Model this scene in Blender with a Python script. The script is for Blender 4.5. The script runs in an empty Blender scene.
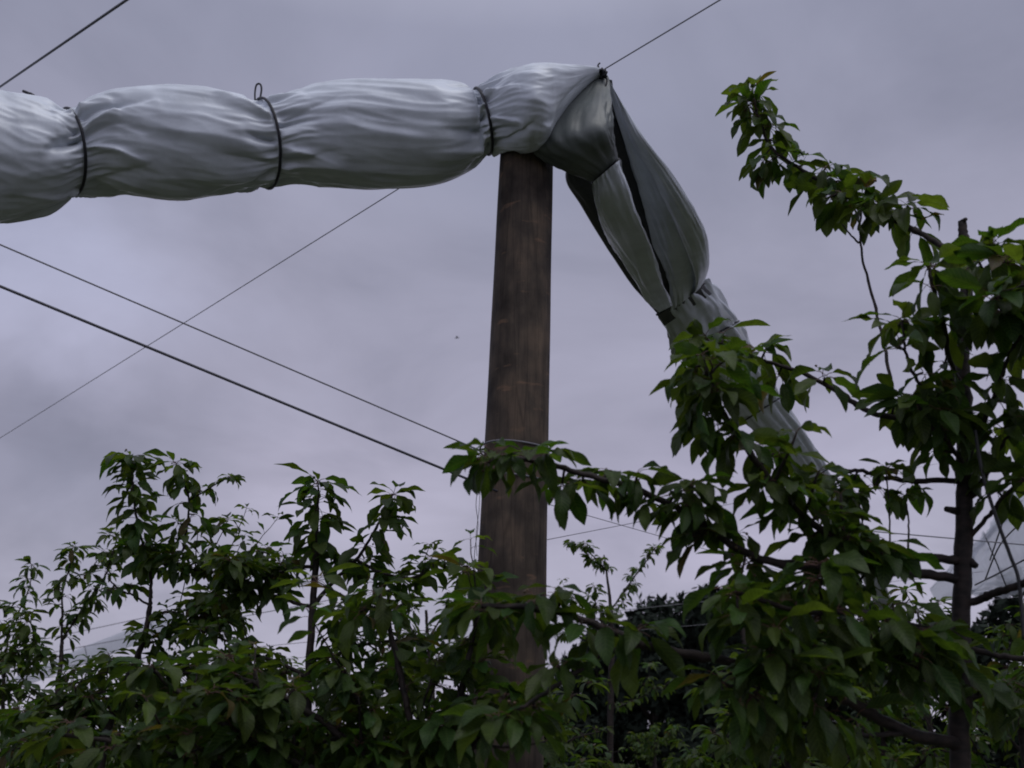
import bpy, math, random
import numpy as np
from mathutils import Vector, noise

random.seed(7)
R = math.radians
sc = bpy.context.scene
COL = sc.collection

# ------------------------------------------------------------------ camera
CAM = Vector((0, 0, 1.6)); PITCH = R(19.0); F = 1005.0
FW = Vector((0, math.cos(PITCH), math.sin(PITCH)))
UP = Vector((0, -math.sin(PITCH), math.cos(PITCH)))
def W(px, py, Y):
    """world point seen at a photo position, standing Y metres ahead of the viewpoint"""
    u = (px - 512) / F; v = (384 - py) / F
    d = FW + Vector((1, 0, 0)) * u + UP * v
    return CAM + d * (Y / d.y)

cd = bpy.data.cameras.new('camera'); cam = bpy.data.objects.new('camera', cd); COL.objects.link(cam)
cam.location = CAM; cam.rotation_euler = (R(90) + PITCH, 0, 0)
cd.sensor_width = 36; cd.lens = 36 * F / 1024; cd.clip_end = 3000; cd.clip_start = 0.05
cd.dof.use_dof = True; cd.dof.focus_distance = 3.9; cd.dof.aperture_fstop = 4.5
sc.camera = cam

# ------------------------------------------------------------------ materials
def new_mat(name):
    m = bpy.data.materials.new(name); m.use_nodes = True
    nt = m.node_tree; b = nt.nodes['Principled BSDF']
    return m, nt, b
def nd(nt, t, **k):
    n = nt.nodes.new(t)
    for a, v in k.items(): setattr(n, a, v)
    return n
def ramp(nt, stops):
    n = nt.nodes.new('ShaderNodeValToRGB'); e = n.color_ramp.elements
    while len(e) < len(stops): e.new(0.5)
    for i, (p, c) in enumerate(stops): e[i].position = p; e[i].color = (*c, 1)
    return n
def plain(name, c, rough=0.6, spec=0.4):
    m, nt, b = new_mat(name)
    b.inputs['Base Color'].default_value = (*c, 1); b.inputs['Roughness'].default_value = rough
    b.inputs['Specular IOR Level'].default_value = spec
    tc = nd(nt, 'ShaderNodeTexCoord'); n = nd(nt, 'ShaderNodeTexNoise'); n.inputs['Scale'].default_value = 60
    nt.links.new(tc.outputs['Object'], n.inputs['Vector'])
    mx = nd(nt, 'ShaderNodeMix', data_type='RGBA', blend_type='MULTIPLY'); mx.inputs['Factor'].default_value = 0.5
    mx.inputs['A'].default_value = (*c, 1); nt.links.new(n.outputs['Fac'], mx.inputs['B'])
    nt.links.new(mx.outputs['Result'], b.inputs['Base Color'])
    return m

def leaf_material(name):
    m, nt, b = new_mat(name); L = nt.links
    at = nd(nt, 'ShaderNodeAttribute', attribute_name='tint')
    uv = nd(nt, 'ShaderNodeUVMap', uv_map='leaf_uv'); sp = nd(nt, 'ShaderNodeSeparateXYZ'); L.new(uv.outputs['UV'], sp.inputs[0])
    ab = nd(nt, 'ShaderNodeMath', operation='ABSOLUTE'); L.new(sp.outputs['Y'], ab.inputs[0])
    m1 = nd(nt, 'ShaderNodeMath', operation='MULTIPLY'); m1.inputs[1].default_value = 62; L.new(sp.outputs['X'], m1.inputs[0])
    m2 = nd(nt, 'ShaderNodeMath', operation='MULTIPLY'); m2.inputs[1].default_value = -12; L.new(ab.outputs[0], m2.inputs[0])
    ad = nd(nt, 'ShaderNodeMath', operation='ADD'); L.new(m1.outputs[0], ad.inputs[0]); L.new(m2.outputs[0], ad.inputs[1])
    sn = nd(nt, 'ShaderNodeMath', operation='SINE'); L.new(ad.outputs[0], sn.inputs[0])
    pw = ramp(nt, [(0.0, (0, 0, 0)), (0.75, (0, 0, 0)), (1.0, (1, 1, 1))])
    mp = nd(nt, 'ShaderNodeMapRange'); mp.inputs['From Min'].default_value = -1; L.new(sn.outputs[0], mp.inputs['Value'])
    L.new(mp.outputs[0], pw.inputs[0])
    mid = nd(nt, 'ShaderNodeMath', operation='LESS_THAN'); mid.inputs[1].default_value = 0.06; L.new(ab.outputs[0], mid.inputs[0])
    mxv = nd(nt, 'ShaderNodeMath', operation='MAXIMUM'); L.new(pw.outputs[0], mxv.inputs[0]); L.new(mid.outputs[0], mxv.inputs[1])
    tc = nd(nt, 'ShaderNodeTexCoord'); nz = nd(nt, 'ShaderNodeTexNoise'); nz.inputs['Scale'].default_value = 45
    L.new(tc.outputs['Object'], nz.inputs['Vector'])
    rp = ramp(nt, [(0.3, (0.72, 0.72, 0.72)), (0.7, (1.15, 1.15, 1.15))]); L.new(nz.outputs['Fac'], rp.inputs[0])
    mul = nd(nt, 'ShaderNodeMix', data_type='RGBA', blend_type='MULTIPLY'); mul.inputs['Factor'].default_value = 1
    L.new(at.outputs['Color'], mul.inputs['A']); L.new(rp.outputs[0], mul.inputs['B'])
    ve = nd(nt, 'ShaderNodeMix', data_type='RGBA'); ve.inputs['B'].default_value = (0.10, 0.15, 0.05, 1)
    vf = nd(nt, 'ShaderNodeMath', operation='MULTIPLY'); vf.inputs[1].default_value = 0.3; L.new(mxv.outputs[0], vf.inputs[0])
    L.new(vf.outputs[0], ve.inputs['Factor']); L.new(mul.outputs['Result'], ve.inputs['A'])
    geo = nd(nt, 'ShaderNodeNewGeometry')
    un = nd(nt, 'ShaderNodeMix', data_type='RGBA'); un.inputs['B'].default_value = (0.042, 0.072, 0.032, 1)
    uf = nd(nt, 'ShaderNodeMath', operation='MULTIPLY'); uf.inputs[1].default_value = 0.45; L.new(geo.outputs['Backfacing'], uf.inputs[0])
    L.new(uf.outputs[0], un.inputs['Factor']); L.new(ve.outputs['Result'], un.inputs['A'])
    L.new(un.outputs['Result'], b.inputs['Base Color'])
    b.inputs['Roughness'].default_value = 0.45; b.inputs['Specular IOR Level'].default_value = 0.24
    bm_ = nd(nt, 'ShaderNodeBump'); bm_.inputs['Strength'].default_value = 0.25; bm_.inputs['Distance'].default_value = 0.002
    bm_.invert = True; L.new(mxv.outputs[0], bm_.inputs['Height']); L.new(bm_.outputs[0], b.inputs['Normal'])
    tr = nd(nt, 'ShaderNodeBsdfTranslucent')
    tcl = nd(nt, 'ShaderNodeMix', data_type='RGBA', blend_type='MULTIPLY'); tcl.inputs['Factor'].default_value = 1
    tcl.inputs['B'].default_value = (2.3, 2.25, 0.6, 1); L.new(ve.outputs['Result'], tcl.inputs['A'])
    L.new(tcl.outputs['Result'], tr.inputs['Color'])
    ms = nd(nt, 'ShaderNodeMixShader'); ms.inputs[0].default_value = 0.42
    L.new(b.outputs[0], ms.inputs[1]); L.new(tr.outputs[0], ms.inputs[2])
    L.new(ms.outputs[0], nt.nodes['Material Output'].inputs['Surface'])
    return m

def bark_material(name, c1, c2, scale=1.0):
    m, nt, b = new_mat(name); L = nt.links
    tc = nd(nt, 'ShaderNodeTexCoord'); mpg = nd(nt, 'ShaderNodeMapping'); mpg.inputs['Scale'].default_value = (30 * scale, 30 * scale, 55 * scale)
    L.new(tc.outputs['Object'], mpg.inputs['Vector'])
    n1 = nd(nt, 'ShaderNodeTexNoise'); n1.inputs['Scale'].default_value = 1.2; n1.inputs['Detail'].default_value = 6; L.new(mpg.outputs[0], n1.inputs['Vector'])
    r = ramp(nt, [(0.35, c1), (0.68, c2)]); L.new(n1.outputs['Fac'], r.inputs[0]); L.new(r.outputs[0], b.inputs['Base Color'])
    b.inputs['Roughness'].default_value = 0.72; b.inputs['Specular IOR Level'].default_value = 0.3
    bp = nd(nt, 'ShaderNodeBump'); bp.inputs['Strength'].default_value = 0.7; bp.inputs['Distance'].default_value = 0.004
    L.new(n1.outputs['Fac'], bp.inputs['Height']); L.new(bp.outputs[0], b.inputs['Normal'])
    return m

def post_material():
    m, nt, b = new_mat('weathered_post_wood'); L = nt.links
    tc = nd(nt, 'ShaderNodeTexCoord')
    mp = nd(nt, 'ShaderNodeMapping'); mp.inputs['Scale'].default_value = (24, 24, 3.2); L.new(tc.outputs['Object'], mp.inputs['Vector'])
    gr = nd(nt, 'ShaderNodeTexNoise'); gr.inputs['Scale'].default_value = 1.6; gr.inputs['Detail'].default_value = 7; gr.inputs['Roughness'].default_value = 0.65
    L.new(mp.outputs[0], gr.inputs['Vector'])
    r1 = ramp(nt, [(0.25, (0.028, 0.022, 0.018)), (0.5, (0.058, 0.045, 0.036)), (0.8, (0.095, 0.074, 0.056))]); L.new(gr.outputs['Fac'], r1.inputs[0])
    # broad dark stains and paler worn patches
    mp2 = nd(nt, 'ShaderNodeMapping'); mp2.inputs['Scale'].default_value = (8, 8, 6.5); L.new(tc.outputs['Object'], mp2.inputs['Vector'])
    st = nd(nt, 'ShaderNodeTexNoise'); st.inputs['Scale'].default_value = 1.0; st.inputs['Detail'].default_value = 5; L.new(mp2.outputs[0], st.inputs['Vector'])
    r2 = ramp(nt, [(0.36, (0.38, 0.36, 0.36)), (0.50, (0.9, 0.9, 0.9)), (0.66, (1.6, 1.5, 1.38))]); L.new(st.outputs['Fac'], r2.inputs[0])
    mx = nd(nt, 'ShaderNodeMix', data_type='RGBA', blend_type='MULTIPLY'); mx.inputs['Factor'].default_value = 1
    L.new(r1.outputs[0], mx.inputs['A']); L.new(r2.outputs[0], mx.inputs['B'])
    # short horizontal scuffs showing raw wood
    mp3 = nd(nt, 'ShaderNodeMapping'); mp3.inputs['Scale'].default_value = (11, 11, 36); mp3.inputs['Location'].default_value = (3.1, 1.7, 0.4)
    L.new(tc.outputs['Object'], mp3.inputs['Vector'])
    sc_ = nd(nt, 'ShaderNodeTexNoise'); sc_.inputs['Scale'].default_value = 1; sc_.inputs['Detail'].default_value = 4; L.new(mp3.outputs[0], sc_.inputs['Vector'])
    r3 = ramp(nt, [(0.64, (0, 0, 0)), (0.76, (1, 1, 1))]); L.new(sc_.outputs['Fac'], r3.inputs[0])
    f3 = nd(nt, 'ShaderNodeMath', operation='MULTIPLY'); f3.inputs[1].default_value = 0.55; L.new(r3.outputs[0], f3.inputs[0])
    m3 = nd(nt, 'ShaderNodeMix', data_type='RGBA'); m3.inputs['B'].default_value = (0.24, 0.14, 0.085, 1)
    L.new(f3.outputs[0], m3.inputs['Factor']); L.new(mx.outputs['Result'], m3.inputs['A'])
    # long drying cracks down the grain
    mp4 = nd(nt, 'ShaderNodeMapping'); mp4.inputs['Scale'].default_value = (26, 26, 0.9); L.new(tc.outputs['Object'], mp4.inputs['Vector'])
    vo = nd(nt, 'ShaderNodeTexVoronoi', feature='DISTANCE_TO_EDGE'); vo.inputs['Scale'].default_value = 1.0; L.new(mp4.outputs[0], vo.inputs['Vector'])
    r4 = ramp(nt, [(0.0, (0.25, 0.25, 0.25)), (0.035, (1, 1, 1))]); L.new(vo.outputs['Distance'], r4.inputs[0])
    m4 = nd(nt, 'ShaderNodeMix', data_type='RGBA', blend_type='MULTIPLY'); m4.inputs['Factor'].default_value = 0.5
    L.new(m3.outputs['Result'], m4.inputs['A']); L.new(r4.outputs[0], m4.inputs['B'])
    L.new(m4.outputs['Result'], b.inputs['Base Color'])
    b.inputs['Roughness'].default_value = 0.75; b.inputs['Specular IOR Level'].default_value = 0.25
    bp = nd(nt, 'ShaderNodeBump'); bp.inputs['Strength'].default_value = 0.6; bp.inputs['Distance'].default_value = 0.006
    L.new(gr.outputs['Fac'], bp.inputs['Height']); L.new(bp.outputs[0], b.inputs['Normal'])
    return m

def sheet_material(name, c, rough, transl, dirt=0.5, metal=0.0, clear=0.0):
    m, nt, b = new_mat(name); L = nt.links
    tc = nd(nt, 'ShaderNodeTexCoord'); n = nd(nt, 'ShaderNodeTexNoise'); n.inputs['Scale'].default_value = 9; n.inputs['Detail'].default_value = 6
    L.new(tc.outputs['Object'], n.inputs['Vector'])
    k = [max(0, 1 - dirt * 0.5)] * 3
    r = ramp(nt, [(0.32, tuple(x * y for x, y in zip(c, k))), (0.6, c)]); L.new(n.outputs['Fac'], r.inputs[0]); L.new(r.outputs[0], b.inputs['Base Color'])
    b.inputs['Roughness'].default_value = rough; b.inputs['Specular IOR Level'].default_value = 0.5; b.inputs['Metallic'].default_value = metal
    n2 = nd(nt, 'ShaderNodeTexNoise'); n2.inputs['Scale'].default_value = 22; n2.inputs['Detail'].default_value = 4; n2.inputs['Distortion'].default_value = 1.2
    L.new(tc.outputs['Object'], n2.inputs['Vector'])
    bp = nd(nt, 'ShaderNodeBump'); bp.inputs['Strength'].default_value = 0.14; bp.inputs['Distance'].default_value = 0.006
    L.new(n2.outputs['Fac'], bp.inputs['Height']); L.new(bp.outputs[0], b.inputs['Normal'])
    if transl > 0:
        tr = nd(nt, 'ShaderNodeBsdfTranslucent'); L.new(r.outputs[0], tr.inputs['Color'])
        ms = nd(nt, 'ShaderNodeMixShader'); ms.inputs[0].default_value = transl
        L.new(b.outputs[0], ms.inputs[1]); L.new(tr.outputs[0], ms.inputs[2]); L.new(ms.outputs[0], nt.nodes['Material Output'].inputs['Surface'])
        if clear > 0:      # thin clear film: part of the light goes straight through
            tp = nd(nt, 'ShaderNodeBsdfTransparent'); m2 = nd(nt, 'ShaderNodeMixShader'); m2.inputs[0].default_value = clear
            L.new(ms.outputs[0], m2.inputs[1]); L.new(tp.outputs[0], m2.inputs[2]); L.new(m2.outputs[0], nt.nodes['Material Output'].inputs['Surface'])
    return m

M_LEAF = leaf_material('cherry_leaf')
M_STALK = plain('leaf_stalk', (0.11, 0.05, 0.035), 0.5)
M_BARK = bark_material('cherry_bark', (0.010, 0.008, 0.0075), (0.034, 0.024, 0.021))
M_POST = post_material()
M_SHEET = sheet_material('silver_cover_sheet', (0.58, 0.625, 0.70), 0.40, 0.02, 0.36, 0.08)
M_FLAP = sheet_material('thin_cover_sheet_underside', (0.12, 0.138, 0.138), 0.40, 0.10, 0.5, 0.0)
M_LINING = sheet_material('black_cover_lining', (0.018, 0.019, 0.023), 0.5, 0.0)
M_CLEAR = sheet_material('pale_cover_sheet', (0.74, 0.77, 0.84), 0.3, 0.5, 0.2, 0.0, 0.42)
M_TIE = plain('black_tie', (0.018, 0.018, 0.026), 0.55)
M_WIRE = plain('steel_wire', (0.20, 0.20, 0.23), 0.5)
M_CABLE = plain('dark_cable', (0.07, 0.07, 0.09), 0.5)
M_FRUIT = plain('young_cherry', (0.10, 0.06, 0.03), 0.3)
M_PIPE = plain('black_polythene_pipe', (0.02, 0.02, 0.022), 0.5)

# ------------------------------------------------------------------ object helpers
def tag(o, label=None, cat=None, group=None, kind=None):
    if label: o['label'] = label
    if cat: o['category'] = cat
    if group: o['group'] = group
    if kind: o['kind'] = kind
    return o
def empty(name, loc, label, cat, group=None):
    o = bpy.data.objects.new(name, None); COL.objects.link(o); o.location = loc
    o.empty_display_size = 0.1
    return tag(o, label, cat, group)
def root_loc(p):
    q = Vector((0, 0, 0))
    while p is not None: q = q + p.location; p = p.parent
    return q
class MB:
    """collects vertices and faces in world space and links them as one mesh object"""
    def __init__(s): s.v = []; s.f = []; s.mi = []
    def tube(s, pts, rad, n=6, mat=0, jit=0.0, cap=True):
        pts = [Vector(p) for p in pts]; m = len(pts)
        if not hasattr(rad, '__len__'): rad = [rad] * m
        t = (pts[1] - pts[0]).normalized()
        a = t.orthogonal().normalized(); base = len(s.v)
        for i, p in enumerate(pts):
            q = (pts[min(i + 1, m - 1)] - pts[max(i - 1, 0)])
            if q.length > 1e-9: t = q.normalized()
            a = (a - t * a.dot(t))
            a = a.normalized() if a.length > 1e-6 else t.orthogonal().normalized()
            b = t.cross(a)
            for k in range(n):
                an = 2 * math.pi * k / n
                r = rad[i] * (1 + (jit * 3 * noise.noise(p * 22 + (a * math.cos(an) + b * math.sin(an)) * 0.9) if jit else 0))
                s.v.append(p + a * (r * math.cos(an)) + b * (r * math.sin(an)))
        for i in range(m - 1):
            for k in range(n):
                k2 = (k + 1) % n
                s.f.append((base + i * n + k, base + i * n + k2, base + (i + 1) * n + k2, base + (i + 1) * n + k)); s.mi.append(mat)
        if cap:
            s.f.append(tuple(base + k for k in reversed(range(n)))); s.mi.append(mat)
            s.f.append(tuple(base + (m - 1) * n + k for k in range(n))); s.mi.append(mat)
    def ball(s, c, r, mat=0, seg=6):
        base = len(s.v); c = Vector(c)
        for i in range(seg + 1):
            th = math.pi * i / seg
            for k in range(seg):
                an = 2 * math.pi * k / seg
                s.v.append(c + Vector((math.sin(th) * math.cos(an), math.sin(th) * math.sin(an), math.cos(th))) * r)
        for i in range(seg):
            for k in range(seg):
                k2 = (k + 1) % seg
                s.f.append((base + i * seg + k, base + (i + 1) * seg + k, base + (i + 1) * seg + k2, base + i * seg + k2)); s.mi.append(mat)
    def grid(s, rows, closed=True, mat=0):
        base = len(s.v); n = len(rows[0]); m = len(rows)
        for r in rows: s.v.extend(r)
        for i in range(m - 1):
            for k in range(n if closed else n - 1):
                k2 = (k + 1) % n
                s.f.append((base + i * n + k, base + i * n + k2, base + (i + 1) * n + k2, base + (i + 1) * n + k)); s.mi.append(mat)
    def build(s, name, mats, parent=None, smooth=True, origin=None):
        if not isinstance(mats, (list, tuple)): mats = [mats]
        if origin is None: origin = root_loc(parent) if parent else Vector(s.v[0])
        origin = Vector(origin)
        me = bpy.data.meshes.new(name)
        me.from_pydata([tuple(Vector(p) - origin) for p in s.v], [], s.f)
        for m in mats: me.materials.append(m)
        me.polygons.foreach_set('material_index', s.mi)
        me.polygons.foreach_set('use_smooth', [smooth] * len(s.f)); me.update()
        o = bpy.data.objects.new(name, me); COL.objects.link(o)
        if parent: o.parent = parent
        else: o.location = origin
        return o

def catmull(P, n):
    """resample a list of vectors smoothly, n steps a span"""
    P = [Vector(p) for p in P]; out = []
    for i in range(len(P) - 1):
        p0 = P[max(i - 1, 0)]; p1 = P[i]; p2 = P[i + 1]; p3 = P[min(i + 2, len(P) - 1)]
        for k in range(n):
            t = k / n
            out.append(0.5 * ((2 * p1) + (p2 - p0) * t + (2 * p0 - 5 * p1 + 4 * p2 - p3) * t * t + (3 * p1 - p0 - 3 * p2 + p3) * t ** 3))
    out.append(P[-1]); return out

# ------------------------------------------------------------------ leaves
def leaf_template(ns, nc, curl, fold, wave, seed):
    """unit cherry leaf lying along +x, upper side +z: returns vertices, uv, faces"""
    rg = random.Random(seed); V = []; U = []; Fc = []
    wid = [0.0, 0.085, 0.145, 0.178, 0.190, 0.180, 0.145, 0.080, 0.0]
    def width(u):
        q = u * (len(wid) - 1); i = min(int(q), len(wid) - 2); return wid[i] + (wid[i + 1] - wid[i]) * (q - i)
    x = z = 0.0; ang = 0.10; prev = 0.0
    for i in range(ns + 1):
        u = i / ns; du = u - prev; prev = u
        ang -= curl * du * (0.5 + u); x += math.cos(ang) * du; z += math.sin(ang) * du
        w = width(u) * (1 if i in (0, ns) else rg.uniform(0.93, 1.07))
        for k in range(nc):
            v = -1 + 2 * k / (nc - 1)
            h = abs(v) * w * math.tan(fold) + (wave * math.sin(u * 11 + (2 if v > 0 else 0)) * abs(v) ** 2 * w if nc > 3 else 0)
            V.append((x - math.sin(ang) * h * 0.6, v * w, z + math.cos(ang) * h)); U.append((u, v))
    for i in range(ns):
        for k in range(nc - 1):
            a = i * nc + k; Fc.append((a, a + nc, a + nc + 1, a + 1))
    return np.array(V), np.array(U), np.array(Fc)
T_NEAR = [leaf_template(9, 5, c, f, w, i) for i, (c, f, w) in enumerate([(0.35, 0.30, 0.2), (0.6, 0.42, 0.25), (0.9, 0.25, 0.3), (0.2, 0.5, 0.12), (0.5, 0.15, 0.4), (1.1, 0.35, 0.2)])]
T_MID = [leaf_template(5, 3, c, f, 0, i + 20) for i, (c, f) in enumerate([(0.4, 0.3), (0.7, 0.4), (1.0, 0.25), (0.2, 0.5)])]
T_FAR = [leaf_template(3, 3, c, f, 0, i + 40) for i, (c, f) in enumerate([(0.5, 0.4), (1.1, 0.5)])]

class Leaves:
    def __init__(s, tmpl, stalks=True): s.t = tmpl; s.items = []; s.st = MB() if stalks else None; s.fr = MB()
    def add(s, p, d, n, size, tint): s.items.append((Vector(p), Vector(d), Vector(n), size, tint))
    def build(s, parent, name='leaves'):
        if not s.items: return None
        Vs = []; Us = []; Fs = []; Ts = []; off = 0
        for (p, d, n, size, tint) in s.items:
            V, U, Fc = random.choice(s.t)
            x = d.normalized(); y = n.cross(x)
            y = y.normalized() if y.length > 1e-5 else x.orthogonal().normalized()
            z = x.cross(y)
            Mx = np.array([x, y * random.uniform(0.85, 1.15), z]) * size
            Vs.append(V @ Mx + np.array(p)); Us.append(U); Fs.append(Fc + off); off += len(V)
            Ts.append(np.tile(np.array([*tint, 1.0]), (len(V), 1)))
        org = np.array(root_loc(parent))
        V = np.concatenate(Vs) - org; U = np.concatenate(Us); Fa = np.concatenate(Fs); T = np.concatenate(Ts)
        nl = len(V); sv = []; sf = []
        for mb in (s.st, s.fr):
            if mb and mb.v:
                o_ = nl + len(sv); sv.extend([tuple(Vector(q) - Vector(org)) for q in mb.v]); sf.extend([(tuple(i + o_ for i in f), mi) for f, mi in zip(mb.f, mb.mi)])
        me = bpy.data.meshes.new(name)
        verts = [tuple(q) for q in V.tolist()] + sv
        faces = [tuple(f) for f in Fa.tolist()] + [f for f, _ in sf]
        me.from_pydata(verts, [], faces)
        me.materials.append(M_LEAF); me.materials.append(M_STALK); me.materials.append(M_FRUIT)
        me.polygons.foreach_set('material_index', [0] * len(Fa) + [mi for _, mi in sf])
        me.polygons.foreach_set('use_smooth', [True] * len(faces))
        ca = me.color_attributes.new('tint', 'FLOAT_COLOR', 'POINT')
        full = np.concatenate([T, np.tile([0.1, 0.05, 0.03, 1.0], (len(sv), 1))]) if sv else T
        ca.data.foreach_set('color', full.astype(np.float32).ravel())
        ul = me.uv_layers.new(name='leaf_uv')
        li = np.empty(len(me.loops), dtype=np.int32); me.loops.foreach_get('vertex_index', li)
        Uf = np.concatenate([U, np.zeros((len(sv), 2))]) if sv else U
        ul.data.foreach_set('uv', Uf[li].astype(np.float32).ravel())
        me.update()
        o = bpy.data.objects.new(name, me); COL.objects.link(o); o.parent = parent
        return o

def tint_green(young=0.0):
    r = random.random()
    if r < young * 0.09: c = (0.070, 0.050, 0.022)
    elif r < young: c = (0.062, 0.095, 0.021)
    else:
        k = random.uniform(0.7, 1.25); c = (0.030 * k * random.uniform(0.75, 1.4), 0.061 * k, 0.0125 * k)
    return c

def leaf_at(LV, p, out, up_el, L, young=0.0, stalk=True):
    """one leaf with its stalk: out = horizontal-ish outward direction, up_el = elevation of the blade"""
    o = Vector((out.x, out.y, 0)); o = o.normalized() if o.length > 1e-4 else Vector((random.uniform(-1, 1), random.uniform(-1, 1), 0)).normalized()
    e0 = min(up_el + R(35), R(60))
    pd = o * math.cos(e0) + Vector((0, 0, 1)) * math.sin(e0)
    pl = L * random.uniform(0.22, 0.34)
    q = p + pd * pl * 0.6; d = o * math.cos(up_el) + Vector((0, 0, 1)) * math.sin(up_el)
    q2 = q + (pd * 0.4 + d * 0.6).normalized() * pl * 0.4
    if LV.st is not None and stalk: LV.st.tube([p, q, q2], L * 0.011, 3, 1, cap=False)
    n = Vector((0, 0, 1)) * math.cos(up_el) - o * math.sin(up_el)
    side = d.cross(n); roll = random.gauss(0, 0.38)
    n = n * math.cos(roll) + side * math.sin(roll)
    LV.add(q2, d, n, L, tint_green(young))

def cluster(LV, p, axis, n, L, young=0.1, droop=-28, spread=24):
    a0 = random.uniform(0, 6.28)
    L = L * 1.06; n = int(n * 1.5 + 0.5)
    for i in range(n):
        a = a0 + i * 2.4 + random.uniform(-0.4, 0.4)
        out = Vector((math.cos(a), math.sin(a), 0)) + Vector((axis.x, axis.y, 0)) * 0.5
        el = R(max(-80, min(14, random.gauss(droop + 3, spread))))
        leaf_at(LV, p + Vector((random.uniform(-1, 1), random.uniform(-1, 1), random.uniform(-1, 1))) * L * 0.08, out, el, L * random.uniform(0.68, 1.1), young)
    if LV.st is not None and random.random() < 0.25:
        for _ in range(random.randint(2, 4)):
            a = random.uniform(0, 6.28); e = p + Vector((math.cos(a) * 0.25, math.sin(a) * 0.25, random.uniform(-0.35, 0.35))) * L
            LV.fr.tube([p, p + (e - p) * 0.6 + Vector((0, 0, L * 0.05)), e], L * 0.007, 3, 1, cap=False); LV.fr.ball(e, L * 0.035, 2)

def shoot_leaves(LV, pts, L, start=0.0, step=0.032, young_tip=True, droop=-30, dens=1.0):
    """alternate leaves along a leafy shoot"""
    acc = 0.0; ang = random.uniform(0, 6.28); n = len(pts)
    tot = sum((pts[i + 1] - pts[i]).length for i in range(n - 1)); run = 0.0
    for i in range(n - 1):
        seg = pts[i + 1] - pts[i]; ln = seg.length; t = seg.normalized() if ln > 0 else Vector((0, 0, 1))
        acc += ln; run += ln
        while acc > step:
            acc -= step
            if run / tot < start: continue
            ang += 2.4 + random.uniform(-0.35, 0.35); fr = run / tot
            a = t.orthogonal().normalized(); b = t.cross(a)
            out = a * math.cos(ang) + b * math.sin(ang)
            el = R(max(-85, min(45, random.gauss(droop + 22 * fr, 20))))
            if random.random() < dens: leaf_at(LV, pts[i] + seg * random.random(), out, el, L * random.uniform(0.7, 1.08) * (1 - 0.25 * fr ** 4), 0.06)
    if young_tip:
        t = (pts[-1] - pts[-3]).normalized()
        for k in range(5):
            a = k * 2.4; out = Vector((math.cos(a), math.sin(a), 0)) + Vector((t.x, t.y, 0)) * 0.6
            leaf_at(LV, pts[-1], out, R(random.uniform(-30, 20)), L * random.uniform(0.4, 0.75), 0.35)

def spur_leaves(WB, LV, pts, L, start=0.1, spacing=0.075, n=(4, 7), droop=-28, young=0.1, dens=1.0):
    """leaf rosettes on short spurs along older wood"""
    acc = spacing; N = len(pts); tot = sum((pts[i + 1] - pts[i]).length for i in range(N - 1)); run = 0
    for i in range(N - 1):
        seg = pts[i + 1] - pts[i]; ln = seg.length; acc += ln; run += ln
        if acc > spacing and run / tot > start:
            acc = random.uniform(-0.2, 0.4) * spacing
            if random.random() > dens: continue
            t = seg.normalized(); rd = Vector((random.uniform(-1, 1), random.uniform(-1, 1), random.uniform(-0.7, 1.0))); rd = (rd - t * rd.dot(t)).normalized()
            e = pts[i] + rd * random.uniform(0.015, 0.05)
            WB.tube([pts[i], e], [0.0035, 0.0028], 5, 0)
            cluster(LV, e, rd, random.randint(*n), L, young, droop)

def wob(pts, amp):
    for i in range(1, len(pts) - 1):
        pts[i] = pts[i] + Vector((random.uniform(-1, 1), random.uniform(-1, 1), random.uniform(-1, 1))) * amp
    return pts

def limb(tree, path, r0, r1, L, tmpl, kind='spur', start=0.1, spacing=0.07, n=(4, 7), laterals=0, lat_len=(0.1, 0.25),
         droop=-28, young=0.1, tip=True, name='branch', amp=0.0022, label=None, dens=1.0, stalks=True, step=0.032, sub=7):
    """a branch with its wood (part) and its leaves (sub-part)"""
    pts = wob(catmull(path, sub), amp); m = len(pts)
    rad = [r0 + (r1 - r0) * (i / (m - 1)) for i in range(m)]
    rad = [r * (1 + 0.25 * max(0, math.sin(i * 1.7) - 0.75) * 3) for i, r in enumerate(rad)]
    WB = MB(); WB.tube(pts, rad, 8, 0, 0.05); LV = Leaves(tmpl, stalks)
    if kind == 'spur': spur_leaves(WB, LV, pts, L, start, spacing, n, droop, young, dens)
    elif kind == 'shoot': shoot_leaves(LV, pts, L, start, step, tip, droop, dens)
    if kind != 'bare' and tip: cluster(LV, pts[-1], (pts[-1] - pts[-3]).normalized(), random.randint(7, 10), L, 0.22, -22)
    for _ in range(laterals):
        i = random.randint(int(m * max(start, 0.12)), m - 2); t = (pts[i + 1] - pts[i]).normalized()
        rd = Vector((random.uniform(-1, 1), random.uniform(-1, 1), random.uniform(-0.4, 1))); rd = (rd - t * rd.dot(t)).normalized()
        d = (rd + t * 0.5).normalized(); ln = random.uniform(*lat_len)
        lp = wob([pts[i] + d * ln * k / 6 + Vector((0, 0, 0.15 * ln * (k / 6) ** 2)) for k in range(7)], 0.003)
        WB.tube(lp, [min(rad[i] * 0.6, 0.005) * (1 - 0.5 * k / 6) for k in range(7)], 6, 0)
        if random.random() < 0.5: shoot_leaves(LV, lp, L, 0.2, 0.035, True, droop)
        else: spur_leaves(WB, LV, lp, L, 0.3, 0.06, n, droop, young); cluster(LV, lp[-1], d, random.randint(5, 8), L, young * 1.6, -15)
    b = WB.build(name, M_BARK, tree)
    if label: b['label'] = label
    LV.build(b, 'leaves')
    return b

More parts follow.
